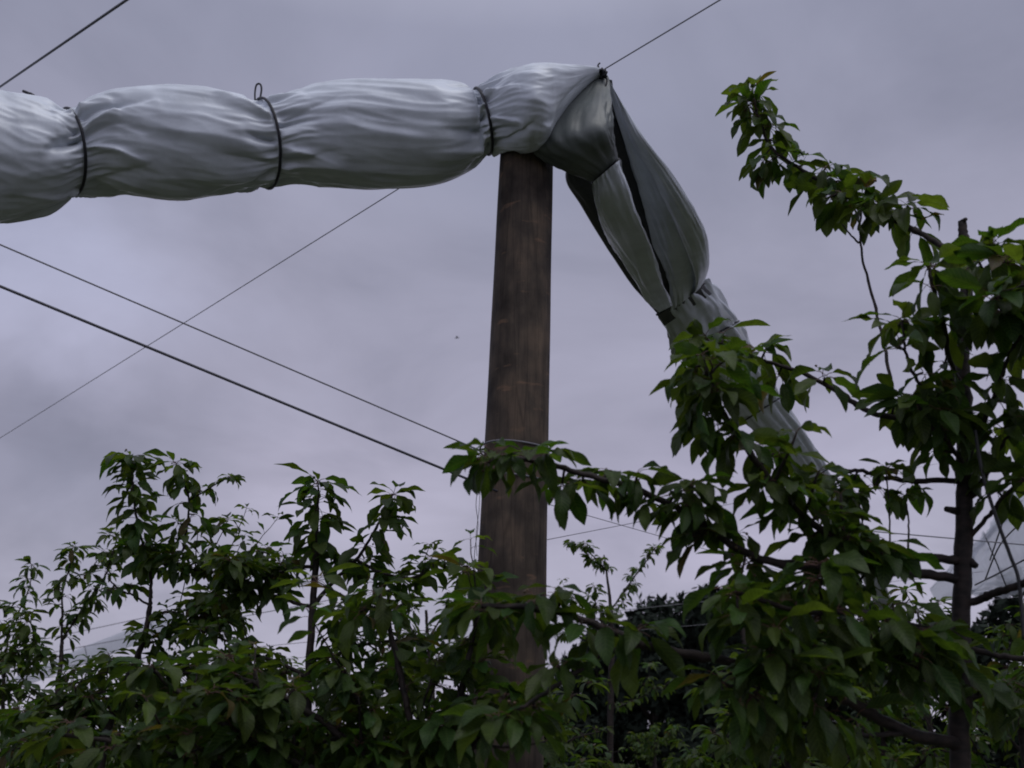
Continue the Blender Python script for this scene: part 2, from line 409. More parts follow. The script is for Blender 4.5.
def trunk(tree, path, rads, amp=0.002):
    pts = wob(catmull(path, 8), amp); m = len(pts); k = len(rads) - 1
    rr = []
    for i in range(m):
        q = i / (m - 1) * k; j = min(int(q), k - 1); rr.append(rads[j] + (rads[j + 1] - rads[j]) * (q - j))
    T = MB(); T.tube(pts, rr, 12, 0, 0.05)
    return T.build('trunk', M_BARK, tree), pts

def P(lst, Y):
    """photo positions at one distance, or with their own distance as third value"""
    return [W(q[0], q[1], q[2] if len(q) > 2 else Y) for q in lst]

# ------------------------------------------------------------------ ground
def ground():
    m, nt, b = new_mat('orchard_grass'); L = nt.links
    tc = nd(nt, 'ShaderNodeTexCoord'); n = nd(nt, 'ShaderNodeTexNoise'); n.inputs['Scale'].default_value = 0.8; n.inputs['Detail'].default_value = 8
    L.new(tc.outputs['Object'], n.inputs['Vector'])
    r = ramp(nt, [(0.3, (0.040, 0.042, 0.024)), (0.55, (0.065, 0.072, 0.036)), (0.75, (0.105, 0.095, 0.060))]); L.new(n.outputs['Fac'], r.inputs[0])
    L.new(r.outputs[0], b.inputs['Base Color']); b.inputs['Roughness'].default_value = 0.9
    n2 = nd(nt, 'ShaderNodeTexNoise'); n2.inputs['Scale'].default_value = 30; n2.inputs['Detail'].default_value = 4; L.new(tc.outputs['Object'], n2.inputs['Vector'])
    bp = nd(nt, 'ShaderNodeBump'); bp.inputs['Distance'].default_value = 0.05; L.new(n2.outputs['Fac'], bp.inputs['Height']); L.new(bp.outputs[0], b.inputs['Normal'])
    g = MB(); N = 40; S = 900
    rows = []
    for i in range(N + 1):
        row = []
        for k in range(N + 1):
            x = (k / N * 2 - 1); y = (i / N * 2 - 1); x = math.copysign(abs(x) ** 2.2, x) * S; y = math.copysign(abs(y) ** 2.2, y) * S
            row.append(Vector((x, y, 0.05 * noise.noise(Vector((x * 0.3, y * 0.3, 0))) - 0.03)))
        rows.append(row)
    g.grid(rows, closed=False)
    tag(g.build('ground', m, origin=(0, 0, 0)), kind='structure')
ground()

# ------------------------------------------------------------------ wooden post
def post():
    Y = 3.2; top = W(527.5, 132, Y); low = W(505, 768, Y)
    k = (low - top) / (top.z - low.z); base = top + k * (top.z + 0.02)
    root = empty('wooden_post', (base.x, base.y, 0), 'thick weathered brown timber post holding up the silver cover', 'post')
    rows = []; n = 40; m = 90
    for i in range(m + 1):
        t = i / m; c = base + (top - base) * t; r = 0.127 - 0.031 * t
        r *= 1 + 0.03 * noise.noise(Vector((0, 0, t * 9)))
        row = []
        for j in range(n):
            a = 2 * math.pi * j / n
            rr = r * (1 + 0.012 * noise.noise(Vector((math.cos(a) * 2, math.sin(a) * 2, t * 5))) + 0.006 * noise.noise(Vector((math.cos(a) * 9, math.sin(a) * 9, t * 4))))
            row.append(c + Vector((math.cos(a) * rr, math.sin(a) * rr, 0)))
        rows.append(row)
    rows.append([top + (p - top) * 0.86 + Vector((0, 0, 0.012)) for p in rows[-1]])
    b = MB(); b.grid(rows); b.f.append(tuple(len(b.v) - n + j for j in range(n))); b.mi.append(0)
    b.build('shaft', M_POST, root)
    # wire lashed round the post where the two long cables end
    for (px, py) in ((512, 482), (514, 450)):
        c = W(px, py, Y); ring = MB()
        pts = [c + Vector((math.cos(a) * 0.113, math.sin(a) * 0.113, 0.006 * math.sin(a * 2))) for a in [2 * math.pi * i / 28 for i in range(29)]]
        ring.tube(pts, 0.003, 6); ring.build('wire_wrap', M_WIRE, root)
    return root
post()

# ------------------------------------------------------------------ rolled covers
def sections(st, per):
    """stations (Tx,Ty,Bx,By,Y) -> smooth list of edge points and the fractional station index"""
    A = catmull([W(s[0], s[1], s[4]) for s in st], per); B = catmull([W(s[2], s[3], s[4]) for s in st], per)
    return A, B
def roll(st, per, nseg, ratio, ties, shear, fold=0.03, pleat=0.035, seed=0.0, wrap=0.0, dshift=0.0, fine=1.0, ncrease=9, crease=0.055):
    """a bundle of sheet following edge points; it is pinched at the tie stations and creased between them"""
    A, B = sections(st, per); rows = []; m = len(A); tie_i = [t * per for t in ties]; ends = [0] + tie_i + [m - 1]
    ring = {}
    rc = random.Random(int(seed * 1000) + 5); cr = []
    for e in tie_i:
        for sgn in (-1, 1):
            for _ in range(ncrease):
                cr.append((e / per, sgn, rc.uniform(0, 6.283), rc.uniform(-0.35, 0.35), rc.uniform(0.5, 2.4), rc.uniform(0.018, 0.05), rc.choice((-1, -1, 1)) * rc.uniform(0.35, 1.0)))
    for _ in range(ncrease):
        cr.append((rc.uniform(0, m / per), 0, rc.uniform(0, 6.283), rc.uniform(-0.5, 0.5), rc.uniform(0.5, 1.3), rc.uniform(0.03, 0.07), rc.choice((-1, 1)) * rc.uniform(0.3, 0.8)))
    for i in range(m):
        c = (A[i] + B[i]) / 2; a = (A[i] - B[i]) / 2; v0 = (c - CAM).normalized(); a = a - v0 * a.dot(v0); r = a.length
        ax = ((A[min(i + 1, m - 1)] + B[min(i + 1, m - 1)]) - (A[max(i - 1, 0)] + B[max(i - 1, 0)])).normalized()
        vw = (c - CAM).normalized(); vw = (vw - a.normalized() * vw.dot(a.normalized())).normalized()
        bb = vw * r * ratio - ax * r * shear; c = c + vw * dshift
        lo = max(e for e in ends if e <= i); hi = min([e for e in ends if e > i] or [m - 1]); ln = max(hi - lo, 1)
        d0 = (i - lo) / per if lo in tie_i else 9; d1 = (hi - i) / per if hi in tie_i else 9
        dist = min(d0, d1); near = math.exp(-dist / 0.6) * (1 - 0.75 * math.exp(-dist / 0.07)); t = (i - lo) / ln
        row = []; live = []; s0_ = i / per
        for (e, sgn, a0, sl, ln_, w_, am) in cr:
            u = (s0_ - e) * sgn if sgn else abs(s0_ - e)
            if u < 0 or u > ln_ or (sgn and not (lo - 0.5 <= (e * per) <= hi + 0.5)): continue
            q = u / ln_; env = (min(1, q / 0.12) if sgn else 1) * (1 - q) ** 0.8
            live.append((a0 + sl * (s0_ - e), w_ * (1 + 1.6 * q), am * env))
        for k in range(nseg):
            an = 2 * math.pi * k / nseg; ca, sa = math.cos(an), math.sin(an)
            seg = seed + lo * 0.37
            s_ = i / per
            # pleats that run along the roll out of each tie
            pl = noise.noise(Vector((ca * 6.5 * fine + seg, sa * 6.5 * fine, s_ * 0.35)))
            pl2 = noise.noise(Vector((ca * 13 * fine, sa * 13 * fine + seg, s_ * 0.5)))
            rid = 1 - 2 * abs(pl)
            h = near * pleat * (1.2 * (rid - 0.5) + 0.9 * pl2)
            # long soft diagonal folds on the belly
            tw = wrap * s_
            c2, s2 = math.cos(an + tw), math.sin(an + tw)
            f1 = noise.noise(Vector((c2 * 2.2 + seg, s2 * 2.2, s_ * 0.55 + 3)))
            f2 = 1 - 2.2 * abs(noise.noise(Vector((c2 * 2.8, s2 * 2.8 + seg, s_ * 0.42 + 9))))
            f3 = 1 - 2.4 * abs(noise.noise(Vector((c2 * 6.4, s2 * 6.4 + seg, s_ * 0.8 + 5))))
            h += fold * (0.8 * f1 + 0.55 * (f2 - 0.5) + 0.26 * (f3 - 0.5))
            for (a1, w1, am) in live:      # sharp on one side, soft on the other
                x = (an - a1 + math.pi) % (2 * math.pi) - math.pi
                if -0.7 < x < 0.35: h += crease * am * (math.exp(-x / w1) if x > 0 else math.exp(-(x / (w1 * 3.2)) ** 2))
            row.append(c + (a * ca + bb * sa) * (1 + h * 1.6))
        rows.append(row)
        if i in tie_i:
            ring[i] = [c + (a * math.cos(x) + bb * math.sin(x)) * 1.045 for x in [2 * math.pi * q / 48 for q in range(49)]]
    return rows, [ring[i] for i in tie_i]
def endcap(mb, row):
    base = len(mb.v); mb.v.extend(row); mb.f.append(tuple(base + k for k in range(len(row)))); mb.mi.append(0)

def left_cover():
    st = [(-420, 30, -425, 262, 2.82), (-290, 60, -295, 262, 2.9), (-180, 70, -182, 232, 2.97), (-120, 68, -122, 240, 3.0), (-40, 82, -42, 230, 3.02), (0, 91, 0, 222, 3.05), (40, 99, 42, 211, 3.08), (66, 111, 75, 194, 3.1),
          (100, 94, 104, 196, 3.12), (135, 88, 138, 200, 3.14), (182, 87, 184, 202, 3.16), (228, 92, 232, 198, 3.18), (261, 101, 269, 188, 3.2),
          (298, 90, 302, 188, 3.2), (335, 82, 338, 190, 3.2), (382, 80, 384, 191, 3.2), (430, 81, 436, 186, 3.2), (462, 84, 472, 170, 3.2), (476, 90, 489, 154, 3.14),
          (503, 74, 512, 155, 3.05), (525, 66, 528, 154, 3.0), (545, 64, 543, 146, 3.0), (566, 65, 556, 124, 3.03), (584, 66, 573, 101, 3.08), (596, 67, 592, 82, 3.12), (605, 70, 604, 76, 3.14)]
    rows, rings = roll(st, 16, 230, 0.92, [7, 12, 18], 0.32, 0.030, 0.040, 1.3, 0.16, ncrease=18, crease=0.16)
    base = W(300, 140, 3.2)
    root = empty('rain_cover', base, 'silver plastic rain cover rolled into a long level bundle left of the post', 'rain cover', 'rolled rain covers')
    b = MB(); b.grid(rows); endcap(b, rows[0]); endcap(b, rows[-1]); b.build('sheet', M_SHEET, root)
    for rg in rings:
        t = MB(); t.tube(rg, 0.0052, 8, cap=False); t.build('tie_band', M_TIE, root)
    # loose loop of tie standing up beside the second band, and a strap end farther left
    lp = MB(); lp.tube(catmull(P([(255, 100), (255, 92), (256.5, 85), (260, 84), (261.5, 89), (260, 99)], 3.14), 6), 0.0036, 6)
    lp.build('tie_loop', M_TIE, root)
    lp = MB(); lp.tube(catmull(P([(23, 91), (30, 94), (38, 99), (48, 103)], 3.05), 6), [0.005] * 6 + [0.007] * 7 + [0.004] * 6, 6); lp.build('strap_end', M_TIE, root)
    e = MB()
    for (x, y) in ((428, 130), (427, 141)):
        e.ball(W(x, y, 3.018), 0.0042, 0, 6)
    return root
left_cover()

def right_cover():
    root = empty('rain_cover', W(605, 120, 3.2), 'silver and black plastic rain cover sagging from the post top towards the right', 'rain cover', 'rolled rain covers')
    # thin underside of the sheet, gathered from the knot down to the first tie
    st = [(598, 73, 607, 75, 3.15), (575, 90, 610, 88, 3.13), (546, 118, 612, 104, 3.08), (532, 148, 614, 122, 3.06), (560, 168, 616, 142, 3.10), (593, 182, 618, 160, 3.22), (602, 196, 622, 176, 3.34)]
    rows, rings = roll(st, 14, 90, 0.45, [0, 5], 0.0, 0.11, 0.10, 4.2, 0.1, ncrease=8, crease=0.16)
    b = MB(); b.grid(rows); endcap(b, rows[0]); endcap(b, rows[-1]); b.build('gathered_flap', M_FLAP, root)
    t = MB(); t.tube(rings[1], 0.006, 8, cap=False); t.build('tie_band', M_TIE, root)
    # black lining: the body of the bundle
    st = [(600, 78, 612, 80, 3.24), (585, 130, 618, 112, 3.36), (566, 174, 640, 140, 3.52), (582, 206, 660, 182, 3.75), (606, 246, 678, 222, 4.05), (634, 288, 694, 254, 4.45), (658, 314, 703, 284, 4.85), (664, 326, 712, 294, 5.0)]
    rows, rings = roll(st, 12, 90, 0.45, [6], 0.0, 0.03, 0.05, 7.7, 0.1)
    b = MB(); b.grid(rows); endcap(b, rows[0]); endcap(b, rows[-1]); b.build('lining', M_LINING, root)
    t = MB(); t.tube(rings[0], 0.008, 8, cap=False); t.build('tie_band', M_TIE, root)
    # narrow silver fold in front
    st = [(593, 182, 618, 161, 3.21), (595, 203, 629, 188, 3.30), (604, 226, 641, 222, 3.52), (618, 252, 652, 252, 3.86), (634, 279, 661, 278, 4.15), (648, 300, 668, 294, 4.45), (660, 312, 672, 306, 4.7)]
    rows, _ = roll(st, 12, 70, 0.5, [0, 6], 0.0, 0.12, 0.10, 2.9, 0.1, ncrease=10, crease=0.16)
    b = MB(); b.grid(rows); endcap(b, rows[0]); endcap(b, rows[-1]); b.build('sheet_fold', M_SHEET, root)
    # wide silver fold on the right
    st = [(606, 76, 609, 80, 3.2), (613, 106, 624, 108, 3.30), (621, 136, 645, 138, 3.40), (633, 172, 667, 170, 3.56), (645, 208, 690, 206, 3.76), (655, 243, 703, 236, 4.02), (664, 275, 707, 260, 4.35), (671, 300, 704, 277, 4.65), (672, 311, 700, 288, 4.8)]
    rows, _ = roll(st, 12, 90, 0.80, [0, 8], 0.0, 0.11, 0.10, 5.5, 0.12, ncrease=10, crease=0.16)
    b = MB(); b.grid(rows); endcap(b, rows[0]); endcap(b, rows[-1]); b.build('sheet_fold', M_SHEET, root)
    st = [(611, 82, 612, 86, 3.18), (620, 108, 628, 112, 3.26), (632, 140, 647, 141, 3.34), (650, 172, 669, 170, 3.49), (667, 207, 692, 205, 3.68), (682, 240, 706, 235, 3.93), (694, 272, 709, 262, 4.27), (695, 290, 705, 279, 4.57), (690, 298, 700, 288, 4.75)]
    rows, _ = roll(st, 12, 60, 1.1, [0, 8], 0.0, 0.10, 0.10, 6.6, 0.12, ncrease=8, crease=0.14)
    b = MB(); b.grid(rows); endcap(b, rows[0]); endcap(b, rows[-1]); b.build('sheet_fold', M_SHEET, root)
    # far end of the roll, getting smaller down the row
    st = [(658, 312, 704, 280, 4.9), (667, 333, 722, 297, 5.15), (679, 356, 737, 322, 5.5), (708, 386, 757, 358, 6.1), (744, 421, 781, 397, 6.9), (774, 453, 806, 433, 7.9), (801, 486, 828, 469, 9.2), (823, 515, 845, 501, 11), (842, 548, 866, 534, 14), (865, 585, 882, 575, 19), (893, 640, 903, 633, 34)]
    rows, rings = roll(st, 12, 80, 0.9, [0, 2, 4, 6], 0.0, 0.12, 0.12, 8.1, 0.1, ncrease=12, crease=0.10)
    b = MB(); b.grid(rows); endcap(b, rows[0]); endcap(b, rows[-1]); b.build('sheet', M_SHEET, root)
    for rg in rings[1:]:
        t = MB(); t.tube(rg, 0.006, 8, cap=False); t.build('tie_band', M_TIE, root)
    # cord knot on the post top
    k = MB(); c = W(603, 73, 3.12)
    for j in range(5):
        ph = random.uniform(0, 6.28); ax = Vector((random.uniform(-1, 1), random.uniform(-1, 1), random.uniform(-1, 1))).normalized(); a = ax.orthogonal().normalized(); bb = ax.cross(a)
        rr = random.uniform(0.009, 0.017)
        k.tube([c + Vector((random.uniform(-.004, .004), 0, random.uniform(-.01, .008))) + (a * math.cos(x) + bb * math.sin(x)) * rr for x in [ph + i * 0.5 for i in range(13)]], 0.0042, 6)
    k.tube(catmull(P([(603, 73), (607, 80), (605, 90), (609, 98)], 3.12), 5), 0.0032, 6)
    k.tube(catmull(P([(602, 73), (598, 66), (600, 63)], 3.12), 5), 0.0032, 6)
    k.build('cord_knot', M_TIE, root)
right_cover()

def far_covers():
    # loose pale cover of the next row, at the right edge
    st = [(1120, 415, 1190, 480, 6.2), (1075, 448, 1140, 525, 6.8), (1035, 482, 1085, 566, 7.6), (1005, 512, 1040, 584, 8.6), (985, 535, 1008, 590, 9.8), (965, 556, 980, 594, 11.5), (948, 572, 958, 596, 14), (930, 590, 936, 602, 19)]
    rows, rings = roll(st, 14, 90, 0.6, [4], 0.0, 0.24, 0.12, 11.0, 0.5, fine=1.6)
    root = empty('rain_cover', W(1000, 550, 8.6), 'loose pale crumpled rain cover behind the near right trunk', 'rain cover', 'rolled rain covers')
    b = MB(); b.grid(rows); endcap(b, rows[0]); endcap(b, rows[-1]); b.build('sheet', M_CLEAR, root)
    t = MB(); t.tube(rings[0], 0.008, 8, cap=False); t.build('tie_band', M_TIE, root)
    for q in ([(1024, 520, 7.6), (1000, 545, 8.2), (985, 580, 8.8)], [(1010, 500, 8.0), (1000, 530, 8.2), (990, 560, 8.6)], [(1024, 560, 7.4), (995, 575, 8.2), (975, 585, 9.0)]):
        t = MB(); t.tube(catmull([W(x, y, Y - 0.55) for x, y, Y in q], 6), 0.006, 6); t.build('loose_cord', M_TIE, root)
    # thin pale roll far off at the left
    st = [(172, 610, 176, 628, 20), (150, 620, 154, 638, 21.5), (120, 633, 124, 649, 24), (85, 647, 88, 662, 28), (50, 662, 52, 676, 32), (10, 679, 11, 691, 38), (-40, 697, -40, 706, 46)]
    rows, rings = roll(st, 10, 50, 0.9, [1, 3], 0.0, 0.05, 0.07, 15.0, 0.1)
    root = empty('rain_cover', W(85, 655, 28), 'thin pale roll of rain cover far off among the trees at left', 'rain cover', 'rolled rain covers')
    b = MB(); b.grid(rows); endcap(b, rows[0]); endcap(b, rows[-1]); b.build('sheet', M_CLEAR, root)
    for rg in rings:
        t = MB(); t.tube(rg, 0.012, 6, cap=False); t.build('tie_band', M_TIE, root)
far_covers()

# ------------------------------------------------------------------ wires
def wire(a, b, r, label, m=None, sag=0.0, cat='wire', name='steel_wire', n=24, group='wires of the cover frame', ea=0.0, eb=0.0):
    A0 = W(*a); B0 = W(*b); A = A0 + (A0 - B0) * ea; B = B0 + (B0 - A0) * eb; k = MB()
    k.tube([A + (B - A) * (i / n) - Vector((0, 0, sag * 4 * (i / n) * (1 - i / n))) for i in range(n + 1)], r, 6)
    tag(k.build(name, m or M_WIRE), label, cat, group)
wire((-60, 128, 3.6), (230, -71, 1.75), 0.0038, 'thick dark cable crossing the top left corner above the silver roll', M_CABLE, name='dark_cable', cat='cable', ea=0.8, eb=0.5)
wire((-20, 278, 2.45), (504, 494, 3.12), 0.0040, 'thick dark cable sloping down to the post, lower of the two', M_CABLE, name='dark_cable', cat='cable', ea=0.9)
wire((-20, 236, 2.6), (500, 459, 3.12), 0.0024, 'thin grey wire sloping down to the post just above the thick cable', ea=0.9)
wire((-60, 475.6, 9.5), (590, 69, 3.16), 0.0026, 'thin wire rising behind the silver roll from the far left to the post top', ea=0.5)
wire((603, 70, 3.14), (790, -42, 2.35), 0.0026, 'thin wire leaving the knot on the post top towards the upper right', eb=1.2)
wire((530, 499, 3.25), (900, 605, 9.5), 0.0015, 'thin wire running down to the right from the post behind the crossing branch', eb=0.5)
wire((520, 545, 3.9), (905, 470, 9.0), 0.0015, 'thin faint wire rising to the right from behind the post', eb=0.6)
wire((300, 640, 8.5), (960, 572, 10.5), 0.0024, 'pale upper trellis wire in front of the dark windbreak', sag=0.03, group='trellis wires behind the post', ea=0.5, eb=0.5)
wire((300, 655, 9.0), (960, 600, 10.5), 0.0020, 'thin lower trellis wire in front of the dark windbreak', sag=0.03, group='trellis wires behind the post', ea=0.5, eb=0.5)
wire((-30, 655, 18), (330, 578, 15), 0.006, 'faint upper wire over the far trees at left', group='far wires at left', ea=0.6)
wire((-30, 668, 18), (330, 600, 15), 0.006, 'faint lower wire over the far trees at left', group='far wires at left', ea=0.6)
wire((880, 532, 7.5), (1060, 548, 7.0), 0.0045, 'thin wire crossing behind the near right trunk in front of the pale cover', eb=1.5, ea=0.3)
def hanging():
    k = MB()
    k.tube(catmull(P([(478, 486), (476, 505), (478, 525), (475, 548), (474, 562)], 3.1), 6), 0.0011, 5)
    k.tube(catmull(P([(480, 486), (479, 510), (476, 535), (477, 556)], 3.1), 6), 0.0009, 5)
    tag(k.build('loose_string', M_TIE), 'thin loose string hanging beside the left side of the post', 'string')
    k = MB(); k.tube(catmull(P([(975, 430), (983, 475), (997, 520), (1010, 555), (1019, 582), (1024, 640)], 2.25), 8), 0.0042, 6)
    tag(k.build('plastic_pipe', M_PIPE), 'thin black plastic pipe hanging right of the near trunk', 'pipe')
hanging()

# ------------------------------------------------------------------ near right tree
def tree_root(name, p, label, group='cherry trees of the orchard'):
    return empty(name, (p.x, p.y, 0), label, 'cherry tree', group)
def right_tree():
    Y = 2.4
    t0 = W(962, 768, Y)
    root = tree_root('cherry_tree', t0, 'nearest cherry tree at right with bare cut top and branches crossing the post')
    tr, _ = trunk(root, [Vector((t0.x + 0.01, t0.y, -0.05)), Vector((t0.x, t0.y, 0.8))] + P([(962, 768), (963, 690), (961, 610), (964, 540), (964, 470), (966, 420), (962, 360), (966, 300), (966, 262), (964, 240), (962, 221)], Y),
                  [0.029, 0.025, 0.0225, 0.0215, 0.021, 0.0205, 0.020, 0.019, 0.017, 0.016, 0.014, 0.0125, 0.011], 0.002)
    for a, b2, r in (((960, 512), (946, 509), 0.009), ((968, 498), (976, 494), 0.008), ((962, 222), (966, 219), 0.006), ((968, 560), (976, 566), 0.010)):
        kb = MB(); kb.tube([W(*a, Y), W(*b2, Y - 0.02)], [r * 1.2, r * 0.8], 7); kb.build('pruning_stub', M_BARK, root)
    N = T_NEAR
    # branch to the upper left
    limb(root, P([(964, 262, 2.4), (938, 244, 2.42), (905, 225, 2.48), (870, 207, 2.55), (838, 191, 2.6), (802, 170, 2.66), (772, 148, 2.7), (759, 118, 2.74), (752, 92, 2.76)], Y), 0.0085, 0.0035, 0.096, N, 'spur', 0.20, 0.027, (4, 6), 0, droop=-36, young=0.16)
    limb(root, P([(893, 396, 2.5), (884, 345, 2.52), (872, 295, 2.54), (861, 248, 2.56), (861, 210, 2.58)], Y), 0.0050, 0.0028, 0.09, N, 'bare', name='bare_twig')
    limb(root, P([(859, 243, 2.56), (851, 235, 2.55), (842, 224, 2.54)], Y), 0.003, 0.0018, 0.09, N, 'bare', name='bare_twig', amp=0.001)
    # middle branch to the left
    limb(root, P([(964, 428, 2.4), (928, 424, 2.4), (895, 418, 2.42), (865, 410, 2.45), (838, 392, 2.48), (802, 373, 2.5), (766, 361, 2.52), (730, 347, 2.5), (706, 340, 2.5)], Y), 0.009, 0.004, 0.094, N, 'spur', 0.2, 0.055, (4, 6), 0, droop=-35, young=0.14, dens=0.9)
    # thick leafy branch that ends against the silver roll
    limb(root, P([(962, 560, 2.4), (905, 556, 2.36), (845, 545, 2.3), (788, 500, 2.25), (742, 442, 2.22), (714, 394, 2.2), (702, 356, 2.2)], Y), 0.011, 0.005, 0.098, N, 'spur', 0.24, 0.031, (5, 8), 6, (0.05, 0.12), droop=-32, young=0.16)
    # low crossing branch over the post
    limb(root, P([(962, 580, 2.4), (915, 573, 2.38), (860, 570, 2.33), (800, 566, 2.3), (745, 553, 2.26), (692, 517, 2.22), (640, 491, 2.2), (590, 476, 2.2), (545, 463, 2.2), (505, 458, 2.2), (488, 462, 2.2)], Y), 0.012, 0.0045, 0.092, N, 'spur', 0.22, 0.046, (4, 7), 3, (0.03, 0.07), droop=-30, young=0.14)
    # long low branch to the left, forked
    limb(root, P([(962, 745, 2.4), (905, 732, 2.34), (850, 702, 2.28), (810, 684, 2.25), (755, 667, 2.22), (692, 655, 2.2), (645, 645, 2.18), (600, 626, 2.16), (560, 613, 2.15), (520, 607, 2.14), (482, 606, 2.14)], Y), 0.014, 0.005, 0.098, N, 'spur', 0.72, 0.05, (4, 7), 0, droop=-34, young=0.16)
    limb(root, P([(640, 644, 2.18), (600, 656, 2.15), (560, 684, 2.12), (525, 706, 2.1), (500, 720, 2.1)], Y), 0.006, 0.0035, 0.09, N, 'spur', 0.55, 0.06, (4, 6), 0, droop=-38)
    # hanging leaves above the low branch
    limb(root, P([(830, 680, 2.26), (805, 660, 2.2), (785, 650, 2.15), (765, 648, 2.12)], Y), 0.005, 0.003, 0.098, N, 'spur', 0.4, 0.06, (4, 6), 0, droop=-50)
    limb(root, P([(905, 732, 2.34), (860, 735, 2.25), (800, 722, 2.18), (740, 690, 2.12), (718, 680, 2.1)], Y), 0.006, 0.003, 0.095, N, 'spur', 0.3, 0.075, (4, 6), 2, (0.06, 0.14), droop=-50)
    limb(root, P([(962, 640, 2.4), (910, 625, 2.3), (860, 612, 2.22), (810, 612, 2.16), (760, 600, 2.12), (735, 592, 2.1)], Y), 0.009, 0.004, 0.098, N, 'spur', 0.2, 0.065, (4, 6), 2, (0.06, 0.15), droop=-38)
    limb(root, P([(962, 690, 2.4), (920, 668, 2.34), (880, 650, 2.28), (835, 640, 2.22)], Y), 0.008, 0.004, 0.095, N, 'spur', 0.2, 0.055, (5, 7), 3, (0.06, 0.16), droop=-38)
    limb(root, P([(964, 480, 2.4), (925, 481, 2.4), (885, 478, 2.4), (855, 470, 2.4), (830, 478, 2.4)], Y), 0.0075, 0.004, 0.088, N, 'spur', 0.4, 0.07, (3, 5), 0, droop=-42)
    # right side and top rosettes
    limb(root, P([(966, 345, 2.4), (985, 318, 2.25), (1000, 298, 2.1), (1018, 288, 2.05), (1050, 280, 2.0)], Y), 0.008, 0.004, 0.108, N, 'spur', 0.3, 0.05, (5, 7), 0, droop=-26, young=0.22)
    limb(root, P([(966, 400, 2.4), (950, 360, 2.33), (942, 318, 2.26), (932, 285, 2.2), (930, 268, 2.2)], Y), 0.007, 0.0035, 0.105, N, 'spur', 0.25, 0.055, (4, 5), 0, droop=-38, young=0.15)
    limb(root, P([(966, 440, 2.4), (945, 410, 2.34), (920, 385, 2.3), (905, 350, 2.28), (903, 320, 2.28)], Y), 0.006, 0.003, 0.095, N, 'spur', 0.25, 0.055, (4, 6), 0, droop=-35, young=0.12)
    limb(root, P([(967, 460, 2.4), (985, 420, 2.32), (1000, 380, 2.25), (1015, 345, 2.2), (1030, 330, 2.15)], Y), 0.0065, 0.004, 0.098, N, 'spur', 0.3, 0.055, (4, 6), 0, droop=-36, young=0.14)
    limb(root, P([(967, 500, 2.4), (990, 470, 2.35), (1005, 440, 2.3), (1030, 420, 2.25)], Y), 0.006, 0.003, 0.092, N, 'spur', 0.55, 0.07, (4, 6), 0, droop=-42)
    limb(root, P([(966, 290, 2.4), (980, 275, 2.3), (992, 264, 2.22), (1005, 262, 2.15)], Y), 0.006, 0.003, 0.108, N, 'spur', 0.5, 0.05, (5, 7), 0, droop=-28, young=0.25)
    limb(root, P([(966, 470, 2.4), (950, 445, 2.35), (930, 425, 2.3), (915, 400, 2.28)], Y), 0.006, 0.003, 0.098, N, 'spur', 0.25, 0.05, (4, 6), 1, (0.05, 0.1), droop=-36)
    limb(root, P([(967, 540, 2.4), (990, 515, 2.35), (1010, 490, 2.3), (1040, 470, 2.25)], Y), 0.006, 0.003, 0.098, N, 'spur', 0.6, 0.06, (4, 6), 0, droop=-40)
    limb(root, P([(966, 604, 2.4), (985, 597, 2.36), (1005, 590, 2.3), (1040, 578, 2.2)], Y), 0.010, 0.008, 0.09, N, 'bare')
    limb(root, P([(966, 648, 2.4), (1000, 656, 2.35), (1040, 660, 2.3)], Y), 0.008, 0.006, 0.09, N, 'bare')
    limb(root, P([(966, 700, 2.4), (1000, 690, 2.4), (1040, 700, 2.4)], Y), 0.007, 0.004, 0.09, N, 'spur', 0.2, 0.06, (4, 6), 2, droop=-35)
    # thin upright water shoots between the branches
    for x0, y0, x1, y1 in ((889, 560, 886, 470), (908, 548, 905, 496), (862, 540, 858, 495)):
        limb(root, P([(x0, y0, 2.36), ((x0 + x1) / 2 + 2, (y0 + y1) / 2, 2.36), (x1, y1, 2.36)], Y), 0.0026, 0.0016, 0.05, N, 'shoot', 0.6, step=0.06, tip=True, name='water_shoot', amp=0.001)
right_tree()

